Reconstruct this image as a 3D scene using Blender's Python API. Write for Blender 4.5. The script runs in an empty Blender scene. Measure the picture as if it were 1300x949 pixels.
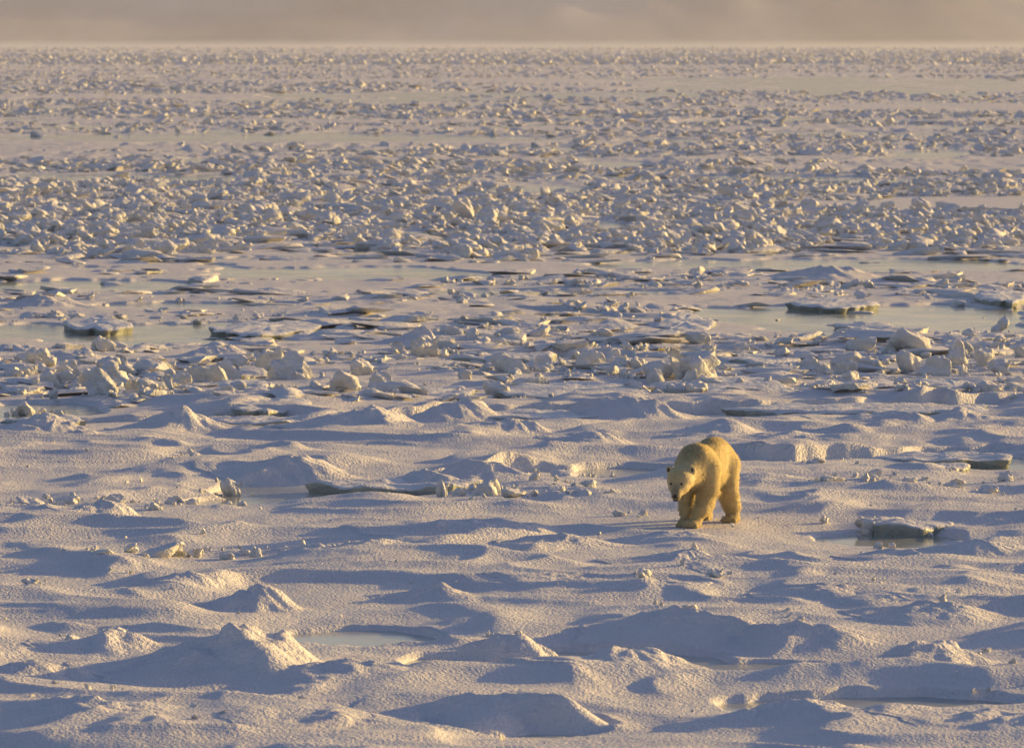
import bpy, bmesh, math, random
import numpy as np
from mathutils import Vector, Matrix, Euler

random.seed(11)
rng = np.random.default_rng(11)
sc = bpy.context.scene
COL = sc.collection
R = math.radians

# ------------------------------------------------------------------ camera geometry (long lens from a raised shore)
F, CAM_H, HOR = 7000.0, 7.7, 49.0            # focal length in photo pixels, eye height in metres, horizon row
PITCH = math.atan((474.5 - HOR) / F)

def at(px, py, z=0.15):
    """photo pixel -> point on the level z"""
    u, v = (px - 650.0) / F, (474.5 - py) / F
    dx, dy, dz = u, math.cos(PITCH) + v * math.sin(PITCH), -math.sin(PITCH) + v * math.cos(PITCH)
    t = (z - CAM_H) / dz
    return dx * t, dy * t

def dist_row(py):
    return at(650, py)[1]

# ------------------------------------------------------------------ noise
def _h(ix, iy, seed):
    n = (ix * 374761393 + iy * 668265263 + seed * 1442695041) & 0xFFFFFFFF
    n = ((n ^ (n >> 13)) * 1274126177) & 0xFFFFFFFF
    n = ((n ^ (n >> 16)) * 2246822519) & 0xFFFFFFFF
    return (n ^ (n >> 15)).astype(np.float64) * (2 * math.pi / 4294967296.0)

def perlin(x, y, seed=0):
    x = np.asarray(x, float); y = np.asarray(y, float)
    xi = np.floor(x).astype(np.int64); yi = np.floor(y).astype(np.int64)
    fx = x - xi; fy = y - yi
    def g(ox, oy):
        a = _h(xi + ox, yi + oy, seed)
        return np.cos(a) * (fx - ox) + np.sin(a) * (fy - oy)
    ux = fx * fx * fx * (fx * (fx * 6 - 15) + 10); uy = fy * fy * fy * (fy * (fy * 6 - 15) + 10)
    a = g(0, 0); b = g(1, 0); c = g(0, 1); d = g(1, 1)
    return ((a + (b - a) * ux) * (1 - uy) + (c + (d - c) * ux) * uy) * 1.5

def fbm(x, y, seed=0, octv=4, gain=0.5):
    s = 0; amp = 1.0
    for o in range(octv):
        s = s + amp * perlin(x * 2 ** o + 17.3 * o, y * 2 ** o - 9.1 * o, seed + o * 13)
        amp *= gain
    return s

def smooth(a, b, x):
    t = np.clip((x - a) / (b - a), 0, 1)
    return t * t * (3 - 2 * t)

# ------------------------------------------------------------------ where the water shows: (px, py, half width px, half height px)
LEADS = [
    (1110, 109, 330, 12), (640, 121, 300, 3.5), (300, 176, 400, 5), (1050, 155, 140, 3),
    (1190, 232, 160, 4), (850, 226, 250, 2.6), (90, 226, 130, 5), (480, 128, 240, 2.5), (1180, 172, 160, 2.6),
    (110, 364, 160, 8), (440, 348, 180, 9), (1060, 337, 290, 8), (690, 372, 190, 4), (250, 388, 120, 4),
    (1110, 406, 230, 18), (1245, 420, 90, 9), (215, 424, 190, 14), (60, 421, 110, 11), (940, 446, 150, 4), (640, 440, 110, 3),
    (720, 505, 150, 4.5), (1085, 498, 60, 4), (55, 521, 75, 8), (110, 480, 90, 3.5),
    (390, 625, 130, 7), (300, 640, 70, 4), (1270, 590, 62, 7), (1125, 686, 85, 7), (790, 601, 60, 4),
    (480, 814, 85, 9), (730, 843, 200, 9), (960, 852, 110, 7),
    (1120, 900, 190, 10), (640, 925, 120, 8)]
_L = []
for (px, py, hw, hh) in LEADS:
    x0, y0 = at(px, py, 0)
    y1 = at(px, py - hh, 0)[1]; y2 = at(px, py + hh, 0)[1]
    k = 1.55 if py > 520 else 1.0                # what the drifts in front hide of a pool is there too
    _L.append((x0, (y1 + y2) / 2, hw * y0 / F * (1.1 if py > 520 else 1), (y1 - y2) / 2 * k))

# floe edges facing the shore: (list of (px, py)), height of the raised floe behind the crack
CRACKS = [([(430, 541), (620, 528), (760, 527), (860, 526), (980, 524), (1080, 522), (1180, 518), (1310, 514)], 0.15, 1.0),
          ([(860, 584), (1010, 586), (1090, 583), (1180, 578), (1310, 574)], 0.17, 0.9),
          ([(340, 622), (430, 617), (560, 612), (640, 601), (840, 600)], 0.13, 0.8),
          ([(-10, 534), (150, 536), (330, 535), (420, 536)], 0.10, 0.7),
          ([(560, 455), (720, 454), (900, 452)], 0.16, 0.8),
          ([(-10, 362), (90, 358), (180, 362)], 0.2, 1.0),
          ([(640, 392), (800, 402), (1000, 404)], 0.14, 1.0)]
_C = []
for pts, h, gap in CRACKS:
    w = [at(px, py, 0) for px, py in pts]
    _C.append((np.array([p[0] for p in w]), np.array([p[1] for p in w]), h, gap))

BEAR = at(898, 664, 0.16)

def ground(x, y):
    """height of the ice and snow at x, y (arrays)"""
    x = np.asarray(x, float); y = np.asarray(y, float)
    wx = 0.5 * perlin(x * .35, y * .35, 91); wy = 0.6 * perlin(x * .35 + 5, y * .35 + 3, 92)
    near = 1 - smooth(108, 135, y)
    mid = smooth(108, 135, y) * (1 - smooth(205, 260, y))
    far = smooth(190, 230, y)
    # wind-packed drifts: soft swells with sharpened crests
    n1 = perlin(x * .30 + wx, y * .24 + wy, 1)
    r1 = np.clip(1 - np.abs(perlin(x * .19 + wx * .6, y * .33 + wy, 2)), 0, 1) ** 2.0
    r2 = np.clip(1 - np.abs(perlin(x * .45 + wx * 1.2, y * .8 + wy, 3)), 0, 1) ** 2.2
    n3 = fbm(x * 1.9, y * 1.6, 4, 3)
    ridge = smooth(-.35, .5, n1)
    h = near * (.05 * n1 + .125 * r1 * ridge + .085 * r2 * smooth(-.6, .3, n1) + .008 * n3)
    h = h + mid * (.02 * n1 + .05 * r2 * smooth(.0, .5, n1) + .02 * r1 + .012 * n3)
    clump = smooth(-.25, .45, fbm(x / 34, y / 15, 7, 3))
    h = h + far * (.04 * perlin(x * .2, y * .2, 7) + .04 * r1 + clump * (.42 * np.abs(perlin(x * .5, y * .6, 14)) + .20 * np.maximum(0, fbm(x * 1.7, y * 1.1, 15, 2))))
    h = h + .07 * smooth(.2, .8, perlin(x * .11, y * .07, 8))
    # low hummocks poking through
    hm = perlin(x * .62 + 4, y * .5 + 1, 12)
    h = h + near * .12 * smooth(.42, .95, hm) * (1 + .4 * n3)
    g = .13 + h + .02 * near
    g = np.maximum(g, .05)
    # calm hollow under the bear
    k = 1 - smooth(1.0, 2.9, np.hypot((x - BEAR[0] - .2), (y - BEAR[1]) * .8))
    g = g * (1 - k) + .16 * k
    # floe edges
    for cx, cy, hh, gap in _C:
        yc = np.interp(x, cx, cy) + .3 * perlin(x * .7, x * 0 + 3, 31) + .15 * perlin(x * 2.3, x * 0, 32)
        ins = smooth(cx[0], cx[0] + 1.2, x) * (1 - smooth(cx[-1] - 1.2, cx[-1], x))
        ins = ins * smooth(-.9, -.6, perlin(x * .5, x * 0 + 7.7, 33))
        d = y - yc
        g = g * (1 - .6 * ins * smooth(-7, -2, d) * (1 - smooth(-.2, .1, d)))
        up = smooth(0, .16, d) * np.exp(-np.maximum(d, 0) / 3.5)
        g = g + .6 * hh * up * ins * (.7 + .6 * perlin(x * 1.5, y, 34))
        gw = gap * (1 + .5 * perlin(x * .8, x * 0 + 1, 35))
        tr = smooth(-gw - .5, -gw * .6, d) * (1 - smooth(-.05, .1, d)) * ins
        g = g * (1 - tr) - .06 * tr
    # open leads and pools
    m = -1.3 + 1.23 * smooth(118, 190, y)
    n = fbm(x * .45, y * .22, 41, 4)
    nf = fbm(x * .09, y * .03, 45, 3)
    w = smooth(150, 260, y)
    n = n * (1 - w) + nf * w
    for (x0, y0, a, b) in _L:
        r = np.hypot((x - x0) / a, (y - y0) / b)
        m = np.maximum(m, 1.12 - r)
    edge = m + .34 * n
    g = g * (1 - .62 * smooth(-1.15, .0, edge))
    t = smooth(.02, .17, edge)
    return g * (1 - t) - .07 * t

# ------------------------------------------------------------------ meshes from arrays
def mesh_np(name, V, faces, smooth_shade=True):
    """faces: list of (n, k) integer arrays"""
    me = bpy.data.meshes.new(name)
    V = np.asarray(V, np.float32)
    me.vertices.add(len(V)); me.vertices.foreach_set('co', V.ravel())
    loops = np.concatenate([f.ravel() for f in faces]).astype(np.int32)
    tot = np.concatenate([np.full(len(f), f.shape[1], np.int32) for f in faces])
    start = np.concatenate([[0], np.cumsum(tot)[:-1]]).astype(np.int32)
    me.loops.add(len(loops)); me.loops.foreach_set('vertex_index', loops)
    me.polygons.add(len(tot)); me.polygons.foreach_set('loop_start', start); me.polygons.foreach_set('loop_total', tot)
    me.polygons.foreach_set('use_smooth', np.full(len(tot), smooth_shade, bool))
    me.update(calc_edges=True); me.validate()
    return me

def link(name, me, m=None, parent=None):
    o = bpy.data.objects.new(name, me); COL.objects.link(o)
    if m is not None and me is not None and len(me.materials) == 0: me.materials.append(m)
    if parent: o.parent = parent
    return o

def tag(o, label=None, cat=None, group=None, kind=None):
    for k, v in (('label', label), ('category', cat), ('group', group), ('kind', kind)):
        if v: o[k] = v
    return o

def grid_faces(nr, nc, wrap=False):
    r = np.arange(nr - 1)[:, None]; c = np.arange(nc if wrap else nc - 1)[None, :]
    c2 = (c + 1) % nc
    return np.stack([r * nc + c, r * nc + c2, (r + 1) * nc + c2, (r + 1) * nc + c], -1).reshape(-1, 4)

# ------------------------------------------------------------------ materials
def nodes(name):
    m = bpy.data.materials.new(name); m.use_nodes = True
    nt = m.node_tree; b = nt.nodes['Principled BSDF']
    return m, nt, b

def N(nt, t, **kw):
    n = nt.nodes.new(t)
    for k, v in kw.items():
        if k in n.inputs: n.inputs[k].default_value = v
        else: setattr(n, k, v)
    return n

def noise(nt, pos, scale, detail=3, rough=.55, vscale=None):
    n = N(nt, 'ShaderNodeTexNoise', Scale=scale, Detail=detail, Roughness=rough)
    if vscale:
        mp = N(nt, 'ShaderNodeMapping'); mp.inputs['Scale'].default_value = vscale
        nt.links.new(pos, mp.inputs['Vector']); pos = mp.outputs['Vector']
    nt.links.new(pos, n.inputs['Vector'])
    return n.outputs['Fac']

def ramp(nt, fac, stops):
    r = N(nt, 'ShaderNodeValToRGB'); e = r.color_ramp.elements
    while len(e) < len(stops): e.new(.5)
    for i, (p, c) in enumerate(stops):
        e[i].position = p; e[i].color = (*c, 1) if len(c) == 3 else c
    nt.links.new(fac, r.inputs['Fac'])
    return r.outputs['Color']

def bump(nt, height, dist, strength=1, chain=None):
    b = N(nt, 'ShaderNodeBump', Strength=strength, Distance=dist)
    nt.links.new(height, b.inputs['Height'])
    if chain: nt.links.new(chain, b.inputs['Normal'])
    return b.outputs['Normal']

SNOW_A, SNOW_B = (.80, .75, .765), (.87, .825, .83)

def snow_material():
    m, nt, b = nodes('wind_packed_snow')
    pos = N(nt, 'ShaderNodeNewGeometry').outputs['Position']
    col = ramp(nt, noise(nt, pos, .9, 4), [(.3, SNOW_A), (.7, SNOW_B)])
    nt.links.new(col, b.inputs['Base Color'])
    b.inputs['Roughness'].default_value = .62
    b.inputs['Specular IOR Level'].default_value = .3
    c = bump(nt, noise(nt, pos, 5.5, 3, .6), .03, .6)
    c = bump(nt, noise(nt, pos, 22, 2, .6), .035, .85, c)
    nt.links.new(c, b.inputs['Normal'])
    return m

def ice_material(name, side, rough=.42, lo=.35, hi=.8):
    """sea ice: bare ice on the steep faces, packed snow lying on top"""
    m, nt, b = nodes(name)
    g = N(nt, 'ShaderNodeNewGeometry'); pos = g.outputs['Position']
    sep = N(nt, 'ShaderNodeSeparateXYZ'); nt.links.new(g.outputs['Normal'], sep.inputs[0])
    nz = N(nt, 'ShaderNodeMath', operation='MULTIPLY_ADD'); nz.inputs[1].default_value = .5
    nt.links.new(noise(nt, pos, 6, 3), nz.inputs[0]); nt.links.new(sep.outputs['Z'], nz.inputs[2])
    mr = N(nt, 'ShaderNodeMapRange'); mr.inputs['From Min'].default_value = lo + .1; mr.inputs['From Max'].default_value = hi + .3
    nt.links.new(nz.outputs[0], mr.inputs['Value'])
    ice = ramp(nt, noise(nt, pos, 3.5, 4, .6, (1, 1, 2.5)), [(.25, tuple(c * .8 for c in side)), (.75, tuple(min(.85, c * 1.12) for c in side))])
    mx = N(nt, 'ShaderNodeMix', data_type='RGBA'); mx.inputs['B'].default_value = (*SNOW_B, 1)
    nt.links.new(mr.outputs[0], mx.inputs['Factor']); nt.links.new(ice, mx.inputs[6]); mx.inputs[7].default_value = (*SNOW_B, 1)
    nt.links.new(mx.outputs[2], b.inputs['Base Color'])
    b.inputs['Roughness'].default_value = rough; b.inputs['Specular IOR Level'].default_value = .3
    c = bump(nt, noise(nt, pos, 4.5, 4, .6), .10, .7)
    c = bump(nt, noise(nt, pos, 20, 2, .6), .03, .7, c)
    nt.links.new(c, b.inputs['Normal'])
    return m

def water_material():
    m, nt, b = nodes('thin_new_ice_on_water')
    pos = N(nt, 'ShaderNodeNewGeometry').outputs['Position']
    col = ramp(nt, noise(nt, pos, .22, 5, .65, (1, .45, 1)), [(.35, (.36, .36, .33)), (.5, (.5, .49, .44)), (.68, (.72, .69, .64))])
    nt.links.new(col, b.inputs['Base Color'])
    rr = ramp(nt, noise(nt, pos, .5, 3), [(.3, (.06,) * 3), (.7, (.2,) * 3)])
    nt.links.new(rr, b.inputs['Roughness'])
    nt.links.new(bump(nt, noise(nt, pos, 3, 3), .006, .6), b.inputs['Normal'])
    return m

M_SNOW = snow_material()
M_ICE = ice_material('snow_covered_ice', (.68, .67, .63), .62, .2, .65)
M_SLAB = ice_material('floe_ice', (.40, .42, .37), .35)
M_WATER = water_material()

def plain(name, c, rough=.6, spec=.5):
    m, nt, b = nodes(name); b.inputs['Base Color'].default_value = (*c, 1); b.inputs['Roughness'].default_value = rough
    b.inputs['Specular IOR Level'].default_value = spec
    return m

# ------------------------------------------------------------------ setting: ice sheet, water, hills, haze
ys = np.concatenate([np.linspace(-40, 50, 24), np.arange(50.3, 135, .09), np.arange(135, 250, .17), np.arange(250, 520, .5),
                     np.geomspace(520, 4700, 330)])
ui = np.linspace(-.128, .128, 500)
uo = np.geomspace(.131, .62, 34)
us = np.concatenate([-uo[::-1], ui, uo])
Y = np.repeat(ys[:, None], len(us), 1)
X = us[None, :] * np.maximum(Y, 46)
X = np.clip(X, -1480 + us[None, :], 1480 + us[None, :])
# far beyond, floes pile into long low ridges
Z = ground(X, Y)
far = smooth(450, 900, Y)
Z = Z + far * (.22 * np.maximum(0, fbm(X * .05, Y * .012, 61, 3)) + .1 * np.maximum(0, perlin(X * .22, Y * .1, 62)))
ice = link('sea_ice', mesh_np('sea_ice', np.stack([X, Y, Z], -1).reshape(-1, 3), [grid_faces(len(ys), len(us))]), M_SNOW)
tag(ice, kind='structure')

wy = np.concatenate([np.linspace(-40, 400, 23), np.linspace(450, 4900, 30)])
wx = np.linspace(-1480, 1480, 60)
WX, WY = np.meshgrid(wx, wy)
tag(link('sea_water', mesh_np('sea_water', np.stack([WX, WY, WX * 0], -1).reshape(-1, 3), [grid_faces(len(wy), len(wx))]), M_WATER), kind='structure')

def hills():
    hx = np.linspace(-1480, 1480, 260); hy = np.linspace(4650, 5900, 90)
    A, B = np.meshgrid(hx, hy)
    t = (B - 4700) / 1200
    rise = smooth(.06, .8, t + .07 * perlin(A * .0016, B * 0, 71))
    z = 1.6 * smooth(-.04, .02, t) + 165 * rise * (1 + .25 * perlin(A * .0022, B * .001, 72)) + 22 * rise * fbm(A * .006, B * .003, 73, 4) - .5
    me = mesh_np('hills', np.stack([A, B, z], -1).reshape(-1, 3), [grid_faces(90, 260)])
    m, nt, b = nodes('snowy_hillside')
    pos = N(nt, 'ShaderNodeNewGeometry').outputs['Position']
    col = ramp(nt, noise(nt, pos, .005, 4, .5, (1, .3, .35)), [(.38, (.27, .27, .33)), (.66, (.66, .62, .63))])
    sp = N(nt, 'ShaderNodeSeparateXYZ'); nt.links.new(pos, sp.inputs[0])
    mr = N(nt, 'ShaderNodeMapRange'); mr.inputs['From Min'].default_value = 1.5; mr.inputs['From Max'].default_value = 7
    nt.links.new(sp.outputs['Z'], mr.inputs['Value'])              # pale foot of the hills paints in a lit mist band
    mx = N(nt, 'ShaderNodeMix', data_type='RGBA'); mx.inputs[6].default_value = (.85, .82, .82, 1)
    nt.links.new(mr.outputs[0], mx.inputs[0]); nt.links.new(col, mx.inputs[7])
    nt.links.new(mx.outputs[2], b.inputs['Base Color']); b.inputs['Roughness'].default_value = .9
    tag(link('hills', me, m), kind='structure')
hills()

def haze_box():
    bm = bmesh.new(); bmesh.ops.create_cube(bm, size=1)
    for v in bm.verts:
        v.co = Vector((v.co.x * 3000, 2925 + v.co.y * 6050, 130 + v.co.z * 264))
    me = bpy.data.meshes.new('haze'); bm.to_mesh(me); bm.free()
    m = bpy.data.materials.new('haze_air'); m.use_nodes = True; nt = m.node_tree
    nt.nodes.clear()
    out = nt.nodes.new('ShaderNodeOutputMaterial'); v = nt.nodes.new('ShaderNodeVolumePrincipled')
    v.inputs['Color'].default_value = (.82, .82, .90, 1); v.inputs['Density'].default_value = HAZE; v.inputs['Anisotropy'].default_value = .2
    nt.links.new(v.outputs[0], out.inputs['Volume'])
    tag(link('haze', me, m), kind='stuff')
HAZE = 1e-4
haze_box()

# ------------------------------------------------------------------ snow mounds
def mound(px, py, w, h, label, sharp=1.35, lean=0.0, depth=None, crest=0.0, seed=0, side='snow_mound'):
    """px, py: foot of the middle, w: width, h: height, all in photo pixels of that distance; a real bump of snow on the ice"""
    x0, y0 = at(px, py)
    s = y0 / F
    a, hh = w * s * .80, h * s
    b = depth if depth else max(.5 * a, min(.9 * a, 2.6))
    nr, nc = 44, 110
    r = np.linspace(0, 1, nr)[:, None]; t = np.linspace(0, 2 * math.pi, nc, endpoint=False)[None, :]
    sd = seed + int(px * 7 + py * 3)
    lobes = 1 + .22 * perlin(np.cos(t) * 1.3 + sd, np.sin(t) * 1.3, 200) + .08 * perlin(np.cos(t) * 4 + sd, np.sin(t) * 4, 201)
    rad = r * lobes
    x = x0 + rad * a * np.cos(t); y = y0 + rad * b * np.sin(t)
    # a short crest line instead of one summit, bent by the wind
    rs = random.Random(sd)
    an = rs.uniform(-.9, .9); cl = rs.uniform(.12, .42)
    ux = (x - x0) / (a * lobes) - lean * (1 - r) * .6; uy = (y - y0) / (b * lobes)
    wob = .16 * perlin(ux * 1.7 + sd, uy * 1.7, 230) * (1 - r * r)
    ux = ux + wob; uy = uy + .16 * perlin(ux * 1.7 + sd, uy * 1.7 + 9, 231) * (1 - r * r)
    ca, sa = math.cos(an) * cl, math.sin(an) * cl
    tt = np.clip((ux * ca + uy * sa) / (cl * cl), -1, 1)
    dseg = np.hypot(ux - tt * ca, uy - tt * sa)
    lim = np.maximum(1 - np.abs(tt) * cl * np.abs(np.cos(t - an)) - .12, .3)
    q = np.clip(dseg / lim, 0, 1); q = np.maximum(q, r ** 6)
    top = 1 - .35 * tt * tt * rs.uniform(.3, 1) + .16 * tt * rs.uniform(-1, 1)
    steep = np.clip(q * (1 + .35 * ux), 0, 1)                              # gentler windward side
    prof = (.40 * (1 - steep) ** (sharp + .5) * (1 + .5 * q) + .60 * (1 - steep ** 1.7) ** 2.3) * top
    lump = 1 + .22 * fbm(x * 1.3 + sd, y * 1.5, 210, 3, .5)
    knob = np.maximum(0, fbm(x * 3.1 + sd, y * 3.1, 215, 2)) * (1 - q) ** 2
    z = ground(x, y) * smooth(0, 1, q) + (1 - smooth(0, 1, q)) * .17 + hh * (prof * lump + .25 * knob) + .012 * fbm(x * 5, y * 5, 220, 2) * (1 - q) - .02 * smooth(.8, 1, r)
    z[-1] = z[-1] - .05
    V = np.stack([x, y, z + 0 * x], -1)
    V[..., 0] -= x0; V[..., 1] -= y0
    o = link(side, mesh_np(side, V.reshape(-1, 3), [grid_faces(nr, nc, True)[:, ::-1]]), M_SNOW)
    o.location = (x0, y0, 0)
    tag(o, label, 'snow mound', 'wind-packed snow mounds on the sea ice')
    return o

MOUNDS = [
    (295, 852, 250, 70, 'largest foreground snow mound, broad and dome-shaped, left of the two bottom pools', 1.05, -.05),
    (130, 822, 130, 22, 'low knobbly snow mound just left of the largest foreground mound', 1.2, .0),
    (430, 862, 190, 30, 'low foreground snow mound with a broken lip, right of the largest mound', 1.2, .1),
    (318, 769, 112, 34, 'steep pointed snow mound behind the largest foreground mound', 1.1, .12),
    (236, 748, 92, 23, 'small pointed snow mound just left of the steep pointed one', 1.2, .1),
    (552, 757, 100, 22, 'lone low snow mound in the middle foreground with a sunlit right flank', 1.3, .1),
    (122, 657, 92, 27, 'conical snow mound with a bright right edge, left of the long pool', 1.1, .2),
    (408, 708, 88, 20, 'small snow mound with a crumbly top below the long pool', 1.1, .1),
    (472, 545, 160, 34, 'big rounded snow mound with a dark crack down its face, centre left', .95, .05),
    (234, 543, 120, 30, 'tent-shaped snow mound with a sharp peak, left of the big rounded mound', 1.3, .0),
    (72, 559, 160, 32, 'wide snow mound with a tiny peak at the far left edge', 1.2, -.15),
    (372, 601, 150, 26, 'wide smooth snow mound above the long pool', 1.0, -.1),
    (580, 529, 130, 24, 'smooth snow mound just right of the big rounded mound', 1.1, .0),
    (655, 547, 90, 18, 'small cone-shaped snow mound between the rounded mound and the bear', 1.2, .0),
    (757, 563, 90, 20, 'dark-faced snow mound up and left of the bear', 1.1, .0),
    (800, 527, 150, 28, 'snow mound propping up a tilted ice plate behind the bear', 1.0, .0),
    (531, 430, 56, 20, 'small bright snow mound alone on the flat ice in the middle distance', 1.0, .1),
    (90, 457, 90, 14, 'low snow mound by the left lead, in front of a leaning ice piece', 1.1, .0),
    (275, 452, 80, 16, 'snow mound behind the left rubble heaps', 1.1, .1),
    (1135, 716, 92, 24, 'snow mound with a sharp sunlit fin, below the pool right of the bear', 1.1, .2),
    (1185, 842, 150, 31, 'crumbly foreground snow mound at the bottom right', 1.15, .1),
    (1195, 785, 150, 25, 'broad snow mound with a small block on its crest, right foreground', 1.05, -.05),
    (650, 830, 150, 30, 'foreground snow mound with rough top beside the bottom middle pool', 1.0, -.1),
    (880, 803, 190, 33, 'wide foreground snow mound below the bear with a bright block on top', 1.0, -.1),
    (1020, 812, 160, 26, 'rough-sided snow mound adjoining the wide mound below the bear', 1.0, .0),
    (1135, 772, 100, 22, 'dark conical snow mound right of the foreground middle', 1.2, .05),
    (800, 852, 180, 36, 'snow mound split by a bright upright edge at the bottom middle pool', 1.0, .05),
    (1050, 350, 130, 15, 'low wide snow mound beyond the right-hand lead', 1.1, -.1),
    (60, 387, 90, 13, 'low snow mound on flat ice beyond the left lead', 1.1, .0),
    (620, 602, 130, 20, 'angular snow mound behind the row of lumps left of the bear', 1.0, -.1),
    (540, 612, 120, 17, 'long snow mound behind the crack left of the bear', 1.0, .1),
    (600, 680, 190, 26, 'long foreground drift mound with a steep right end, left of the bear', 1.0, .2),
    (720, 693, 130, 18, 'low drift mound with a small lump on top, lower left of the bear', 1.1, -.2),
    (850, 684, 110, 10, 'low drift mound right at the front paws of the bear', 1.1, -.1),
    (870, 716, 130, 22, 'drift mound ending in a bright wedge, just below the bear', 1.0, .3),
    (1060, 762, 150, 22, 'low rounded drift mound in the right foreground', 1.0, .0),
    (980, 738, 140, 18, 'low drift mound below and right of the bear', 1.0, .1),
    (45, 860, 150, 22, 'snow mound in the bottom left corner area', 1.1, .0),
    (1010, 558, 120, 12, 'flat snow drift up and right of the bear', 1.1, .0),
    (1225, 532, 110, 15, 'rough snow mound on the far side of the right-hand crack', 1.0, -.1),
    (1130, 534, 130, 13, 'smooth snow mound just before the right-hand crack', 1.0, .2),
    (1240, 700, 130, 18, 'smooth snow mound right of the pool by the bear', 1.0, .0),
    (40, 760, 120, 18, 'low snow mound at the left edge of the foreground', 1.0, .1),
    (480, 700, 150, 15, 'low smooth drift left of centre in the foreground', 1.0, .0),
    (720, 745, 130, 16, 'low drift with small lumps in the foreground middle', 1.0, .1),
    (905, 752, 100, 14, 'small lumpy drift under the bear in the foreground', 1.0, .0),
    (640, 905, 260, 28, 'broad dim snow mound in the middle of the nearest ice', 1.0, .0),
    (120, 915, 240, 30, 'broad dim snow mound on the left of the nearest ice', 1.0, .1),
    (1000, 912, 230, 26, 'broad dim snow mound on the right of the nearest ice', 1.1, .1),
    (420, 925, 190, 26, 'rough small mound on the nearest ice, left of middle', 1.1, .1),
    (1260, 925, 190, 28, 'rough mound in the bottom right corner', 1.1, -.1),
]
for mnd in MOUNDS:
    px, py, w, h, lab, sharp, lean = mnd
    mound(px, py, w * 1.02, h * .80, lab, sharp, lean)

# ------------------------------------------------------------------ ice pieces
def hull_template(seed, dims, npts=14, sub=2, rough=.06, round_it=1, power=1.0):
    r = random.Random(seed)
    bm = bmesh.new()
    for _ in range(npts):
        p = Vector((r.uniform(-1, 1), r.uniform(-1, 1), r.uniform(-1, 1)))
        k = (abs(p.x) ** 3 + abs(p.y) ** 3 + abs(p.z) ** 3) ** (1 / 3); p = p / k * (1 - .38 * r.random() ** power)
        bm.verts.new((p.x * dims[0] / 2, p.y * dims[1] / 2, p.z * dims[2] / 2))
    res = bmesh.ops.convex_hull(bm, input=bm.verts)
    bmesh.ops.delete(bm, geom=[v for v in bm.verts if not v.link_faces], context='VERTS')
    for i in range(sub):
        bmesh.ops.subdivide_edges(bm, edges=bm.edges, cuts=1, use_grid_fill=True)
        bmesh.ops.triangulate(bm, faces=bm.faces)
        if i < round_it: bmesh.ops.smooth_vert(bm, verts=bm.verts, factor=.45, use_axis_x=True, use_axis_y=True, use_axis_z=True)
    bm.normal_update()
    V = np.array([v.co for v in bm.verts]); NN = np.array([v.normal for v in bm.verts])
    if rough:
        d = fbm(V[:, 0] * 2.2 + seed + V[:, 2] * 1.3, V[:, 1] * 2.2 + V[:, 2] * 1.7, seed, 3) * rough
        V = V + NN * d[:, None]
    bm.verts.index_update()
    Fc = np.array([[v.index for v in f.verts] for f in bm.faces])
    bm.free()
    return V, Fc

SHAPES = {'rounded': [hull_template(100 + i, (1, .9, .8), 18, 3, .10, 2) for i in range(5)],
          'angular': [hull_template(200 + i, (1, .85, .85), 12, 3, .22, 1) for i in range(6)],
          'plate': [hull_template(300 + i, (1.1, .9, .28), 16, 3, .05, 1) for i in range(4)],
          'upright': [hull_template(400 + i, (.7, .45, 1.15), 11, 3, .10, 1) for i in range(4)],
          'jagged': [hull_template(500 + i, (1, .8, .7), 10, 3, .24, 1) for i in range(5)]}
MESHES = {k: [mesh_np('ice_block', V, [Fc]) for V, Fc in v] for k, v in SHAPES.items()}
for v in MESHES.values():
    for me in v:
        me.set_sharp_from_angle(angle=R(48)); me.materials.append(M_ICE)
WORD = {'rounded': 'rounded snowy', 'angular': 'angular', 'plate': 'flat tilted', 'upright': 'upright', 'jagged': 'jagged'}

def gz(x, y): return float(ground(np.array([x]), np.array([y]))[0])

n_blocks = 0
def block(px, py, w, h, shape, label=None, group='broken ice blocks on the sea ice', rot=None, tilt=None, depth=None, lift=0, variant=None):
    """px, py: middle of the foot; w, h size in photo pixels at that distance"""
    global n_blocks
    x, y = at(px, py); s = y / F
    v = random.randrange(len(MESHES[shape])) if variant is None else variant
    me = MESHES[shape][v]
    o = bpy.data.objects.new('ice_block', me); COL.objects.link(o)
    W, Hh = w * s, h * s
    base = {'rounded': (1, .9, .8), 'angular': (1, .85, .85), 'plate': (1.1, .9, .28), 'upright': (.7, .45, 1.15), 'jagged': (1, .8, .7)}[shape]
    D = depth if depth else W * random.uniform(.6, 1.0)
    big = 1.6 if 440 < py < 512 else 1.3 if py < 512 else 1.05
    o.scale = (W / base[0] * big, D / base[1] * (big + 1) / 2, Hh * 1.28 * big / base[2])
    rz = random.uniform(-.5, .5) if rot is None else rot
    tl = (random.uniform(-.2, .2), random.uniform(-.25, .25)) if tilt is None else tilt
    o.rotation_euler = (tl[0], tl[1], rz)
    g = max(0.0, gz(x, y))
    o.location = (x, y, g + Hh * (.36 if py < 512 else .24) + lift * s)
    tag(o, label or 'ice block', 'ice block', group)
    n_blocks += 1
    o['_k'] = 0
    del o['_k']
    return o

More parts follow.
